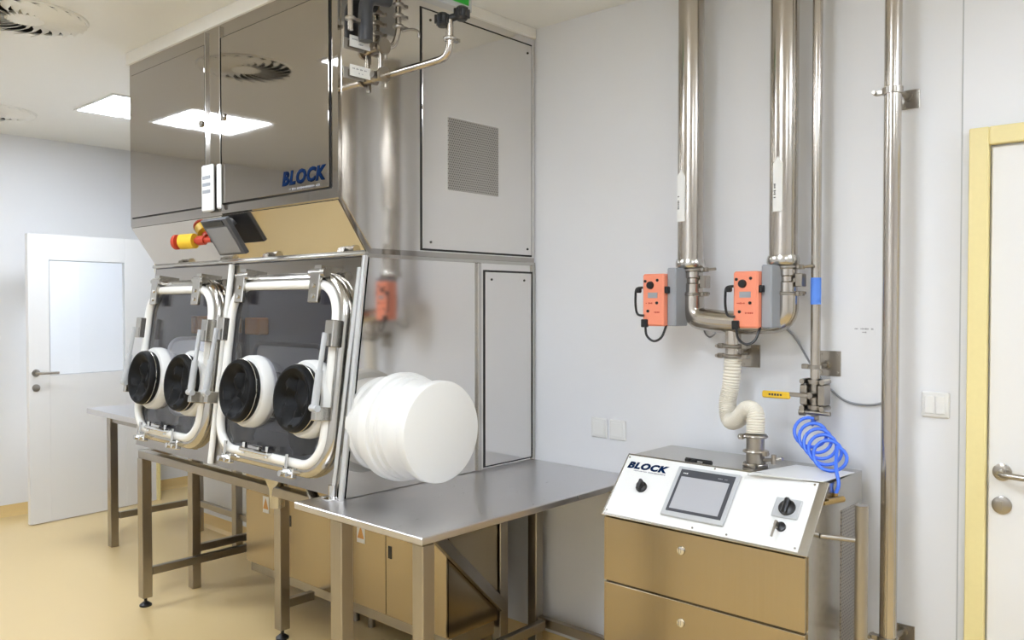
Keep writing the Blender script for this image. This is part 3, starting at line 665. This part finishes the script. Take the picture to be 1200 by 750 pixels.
def wall_bracket(par, x, z, s, px_, pz, py_):
    bm = B(); box(bm, x-s/2, x+s/2, YW-.006, YW, z-s*.55, z+s*.55, .001)
    for a in (-1, 1):
        for b in (-1, 1): bolt(bm, (x+a*s*.36, YW-.006, z+b*s*.4), (0, -1, 0), .005, .004)
    cyl(bm, (x-s*.15, YW-.006, pz), (px_+.01, py_, pz), .009, 10); cyl(bm, (x-s*.15, YW-.02, pz), (x-s*.15, YW-.006, pz), .016, 12)
    obj('wall_bracket', bm, 'leg', par)
wall_bracket(mp, -1.395, 1.365, .075, -1.395, 1.385, yp+.02)
# flow labels
for x, z0, z1 in ((PX1-.012, 1.86, 2.05), (PX2+.0, 1.87, 2.055)):
    bm = B(); w2 = .016; a0 = math.radians(-100)
    poly = [(x-w2, yp-.049, z0), (x+w2, yp-.049, z0), (x+w2, yp-.049, z1-.025), (x, yp-.049, z1), (x-w2, yp-.049, z1-.025)]
    prism(bm, poly, (0, .006, 0)); l = obj('flow_label', bm, 'white', mp, 0, label='white arrow-shaped flow label')
    strokes('label_print', (x-.006, yp-.0492, z0+.045), (0, 0, 1), (-1, 0, 0), .05, .008, 9, 'dprint', l)
# orange actuators with grey brackets
for i, (ax, bx) in enumerate(((-1.66, -1.60), (-1.295, -1.238))):
    yf = 2.62
    obj('actuator_bracket', box(B(), ax+.045, ax+.082, yf+.005, yp-.02, 1.475, 1.688, .004), 'grey', mp)
    bm = B(); box(bm, ax-.045, ax+.045, yf-.02, yf+.045, 1.475, 1.667, .006); a = obj('actuator', bm, 'orange', mp, label='orange damper actuator')
    q = yf-.02
    obj('actuator_knob', lathe(B(), (ax-.01, q, 1.625), (0, -1, 0), [(0, 0), (.015, 0), (.013, .008), (0, .009)], 18), 'black', a)
    obj('rating_plate', box(B(), ax-.02, ax+.02, q-.002, q, 1.578, 1.598), 'grey', a)
    for u, z in ((.02, 1.643), (-.032, 1.64), (.018, 1.56), (-.02, 1.53)): obj('actuator_screw', bolt(B(), (ax+u, q, z), (0, -1, 0), .0055, .003), 'black', a)
    obj('shaft_clamp', box(B(), ax+.045, ax+.058, q+.005, q+.03, 1.595, 1.62, .003), 'black', a)
    strokes('label_print', (ax-.03, q-.0005, 1.556), (1, 0, 0), (0, 0, 1), .03, .006, 5, 'red', a); strokes('label_print', (ax+.0, q-.0005, 1.523), (1, 0, 0), (0, 0, 1), .03, .006, 5, 'red', a)
    bm = B(); tube(bm, smooth_path([(ax-.04, q-.005, 1.617), (ax-.062, q-.012, 1.612), (ax-.067, q-.012, 1.585), (ax-.066, q-.012, 1.545), (ax-.058, q-.01, 1.518), (ax-.035, q-.004, 1.513)], 6), .0045, 8)
    obox(bm, (ax-.055, q-.01, 1.607), (.02, .018, .02), None, .004); box(bm, ax-.045, ax-.02, q-.012, q+.006, 1.47, 1.50, .003)
    tube(bm, smooth_path([(ax-.028, q-.005, 1.475), (ax-.022, q-.005, 1.44), (ax+.005, q, 1.42), (ax+.032, q+.01, 1.435), (ax+.04, q+.03, 1.478)], 6), .0045, 8)
    obj('actuator_cable', bm, 'black', a)
# hose from manifold to cabinet
hp = smooth_path([(-1.405, yp, 1.368), (-1.412, yp, 1.27), (-1.42, yp-.01, 1.20), (-1.40, yp-.03, 1.145), (-1.35, yp-.07, 1.155), (-1.30, yp-.10, 1.195), (-1.262, yp-.12, 1.185), (-1.255, yp-.13, 1.12)], 14)
n = len(hp)
dense = []
for a, b in zip(hp, hp[1:]):
    for k in range(2): dense.append(a.lerp(b, k/2))
dense.append(hp[-1])
ho = tag(obj('flexible_hose', tube(B(), dense, .03, 16, rfun=lambda i: .0315 if i % 3 else .0275), 'hose', None, 60, loc=(-1.35, 2.65, 1.2)), 'ribbed cream flexible hose from the manifold down to the control cabinet', 'hose')
# compressed air drop
yq = 2.76
ap = thing('compressed_air_pipe', 'thin vertical steel air pipe with yellow lever valve', 'pipe', (-1.115, yq, 1.5))
X3 = -1.118
obj('pipe', cyl(B(), (X3, yq, 1.27), (X3, yq, ZC), .0165, 20), 'pipe', ap)
obj('blue_label', cyl(B(), (X3, yq, 1.555), (X3, yq, 1.645), .0172, 20), 'bluelab', ap, label='blue label wrapped on the pipe')
bm = B(); lathe(bm, (X3, yq-.0, 1.20), (0, 0, 1), [(0, 0), (.026, .0), (.026, .014), (.017, .016), (.017, .085), (.026, .087), (.026, .1), (0, .1)], 20)
for s in (-1, 1):
    for z in (1.205, 1.295): cyl(bm, (X3+s*.034, yq-.03, z), (X3+s*.034, yq+.03, z), .009, 10); box(bm, X3-.036, X3+.036, yq-.012, yq+.012, z-.007, z+.007)
    box(bm, X3+s*.03-.012, X3+s*.03+.012, yq-.03, yq+.03, 1.215, 1.285, .004)
obj('ball_valve', bm, 'leg', ap)
bm = B(); cyl(bm, (X3, yq-.01, 1.25), (X3, yq-.05, 1.25), .011, 12); box(bm, X3-.07, X3-.0, yq-.053, yq-.045, 1.243, 1.257, .002); obj('valve_stem', bm, 'leg', ap)
bm = B(); box(bm, X3-.165, X3-.065, yq-.056, yq-.044, 1.233, 1.257, .004); lv = obj('yellow_lever', bm, 'yel', ap, label='yellow valve lever')
strokes('lever_print', (X3-.14, yq-.0562, 1.242), (1, 0, 0), (0, 0, 1), .05, .008, 5, 'dprint', lv)
bm = B(); lathe(bm, (X3, yq, 1.165), (0, 0, 1), [(0, 0), (.013, 0), (.013, .014), (.026, .018), (.026, .032), (.014, .036), (0, .036)], 20); cyl(bm, (X3-.04, yq-.02, 1.19), (X3+.06, yq-.02, 1.19), .007, 10); cyl(bm, (X3-.045, yq-.02, 1.19), (X3-.025, yq-.02, 1.19), .012, 10)
obj('outlet_clamp', bm, 'leg', ap)
wall_bracket(ap, -1.104, 1.352, .078, X3, 1.345, yq+.02)
bm = B(); lathe(bm, (X3, yq, 1.337), (0, 0, 1), [(.015, 0), (.022, 0), (.022, .014), (.015, .014)], 18); box(bm, X3-.045, X3-.02, yq-.01, yq+.01, 1.336, 1.352, .002); obj('pipe_clip', bm, 'leg', ap)
# blue coiled hose
A = V((X3-.0, 2.70, 1.135)); Q = V((-1.02, 2.66, 1.055)); ax = (Q-A).normalized(); u = V((.52, .25, .82)); u = (u-ax*u.dot(ax)).normalized(); v = ax.cross(u); pts = [V((X3, yq, 1.165)), V((X3, yq-.02, 1.15))]
T = 5.0
u = V((.35, -.55, .76)); axp = V((.0, 1, .0))
for k in range(int(T*22)+1):
    a = 2*math.pi*k/22; c = A.lerp(Q, k/(T*22)); R = .047
    pts.append(c+V((.92, .1, -.25)).normalized()*math.cos(a+1.6)*R+V((.25, .35, .9)).normalized()*math.sin(a+1.6)*R*.95)
e = pts[-1]; pts += smooth_path([e, V((-.985, 2.60, 1.045)), V((-.965, 2.57, 1.0)), V((-.972, 2.56, .965))], 6)[1:]
tag(obj('coiled_air_hose', tube(B(), pts, .0058, 8), 'blue', None, 60, loc=(-1.05, 2.68, 1.1)), 'bright blue coiled air hose hanging below the yellow lever valve', 'hose')
bm = B(); cyl(bm, (-.973, 2.50, .955), (-.952, 2.57, .955), .010, 12); cyl(bm, (-.972, 2.47, .955), (-.965, 2.50, .955), .006, 10); cyl(bm, (-.971, 2.56, .955), (-.971, 2.56, .972), .008, 10)
obj('air_inlet', bm, 'brass', cc, label='brass air inlet fitting')
# tall pipe
tp = thing('riser_pipe', 'tall steel pipe from floor to ceiling beside the light switch', 'pipe', (-.868, 2.735, 0))
obj('pipe', cyl(B(), (-.868, 2.735, .0), (-.868, 2.735, ZC), .0255, 24), 'pipe', tp)
for z in (2.215, .48):
    wall_bracket(tp, -.848, z, .055, -.868, z+.01, 2.76)
    bm = B(); lathe(bm, (-.868, 2.735, z), (0, 0, 1), [(.025, 0), (.031, 0), (.031, .02), (.025, .02)], 20); box(bm, -.925, -.893, 2.725, 2.745, z+.002, z+.018, .002); cyl(bm, (-.92, 2.715, z+.01), (-.92, 2.755, z+.01), .006, 8); obj('pipe_clip', bm, 'leg', tp)
# grey data cable
tag(obj('grey_cable', tube(B(), smooth_path([(-1.30, YW-.03, 1.46), (-1.265, YW-.008, 1.47), (-1.22, YW-.008, 1.43), (-1.16, YW-.008, 1.335), (-1.10, YW-.008, 1.265), (-1.04, YW-.008, 1.225), (-.96, YW-.008, 1.22), (-.90, YW-.008, 1.245), (-.88, YW-.008, 1.28)], 8), .0038, 8), 'cable', None, 60, loc=(-1.1, YW, 1.3)), 'thin grey cable sagging along the wall to the tall riser pipe', 'cable')
tag(obj('grey_cable', tube(B(), smooth_path([(PX1+.0, YW-.02, 1.50), (PX1-.002, YW-.008, 1.45), (PX1+.02, YW-.008, 1.43), (PX1+.05, YW-.02, 1.445), (PX1+.06, YW-.05, 1.46)], 8), .003, 8), 'cable', None, 60, loc=(-1.56, YW, 1.45)), 'short thin grey cable looped below the left orange actuator', 'cable')
# sockets, switch, wall tag
for x, lab in ((-2.08, 'square white wall socket plate beside the isolator, left of the pair'), (-1.985, 'square white wall socket plate, right of the pair behind the control cabinet')):
    t = thing('wall_socket', lab, 'socket', (x, YW, 1.03), 'pair of wall sockets')
    obj('socket_frame', box(B(), x-.042, x+.042, YW-.008, YW, .988, 1.072, .004), 'white', t)
    obj('socket_cover', box(B(), x-.03, x+.03, YW-.011, YW-.008, 1.0, 1.06, .002), 'white', t)
t = thing('light_switch', 'white double light switch on the wall between riser pipe and right door', 'switch', (-.765, YW, 1.237))
obj('switch_frame', box(B(), -.806, -.724, YW-.009, YW, 1.196, 1.278, .004), 'white', t)
for x in (-.7655-.016, -.7655+.017): obj('rocker', box(B(), x-.0145, x+.0145, YW-.014, YW-.009, 1.208, 1.266, .002), 'white', t)
t = thing('wall_label', 'small white label plate with grey print on the wall', 'label', (-.988, YW, 1.465))
obj('plate', box(B(), -1.026, -.95, YW-.002, YW, 1.45, 1.483), 'wall', t)
strokes('label_print', (-1.02, YW-.002, 1.47), (1, 0, 0), (0, 0, 1), .062, .006, 16, 'gprint', t); strokes('label_print', (-.995, YW-.002, 1.459), (1, 0, 0), (0, 0, 1), .015, .005, 3, 'gprint', t)
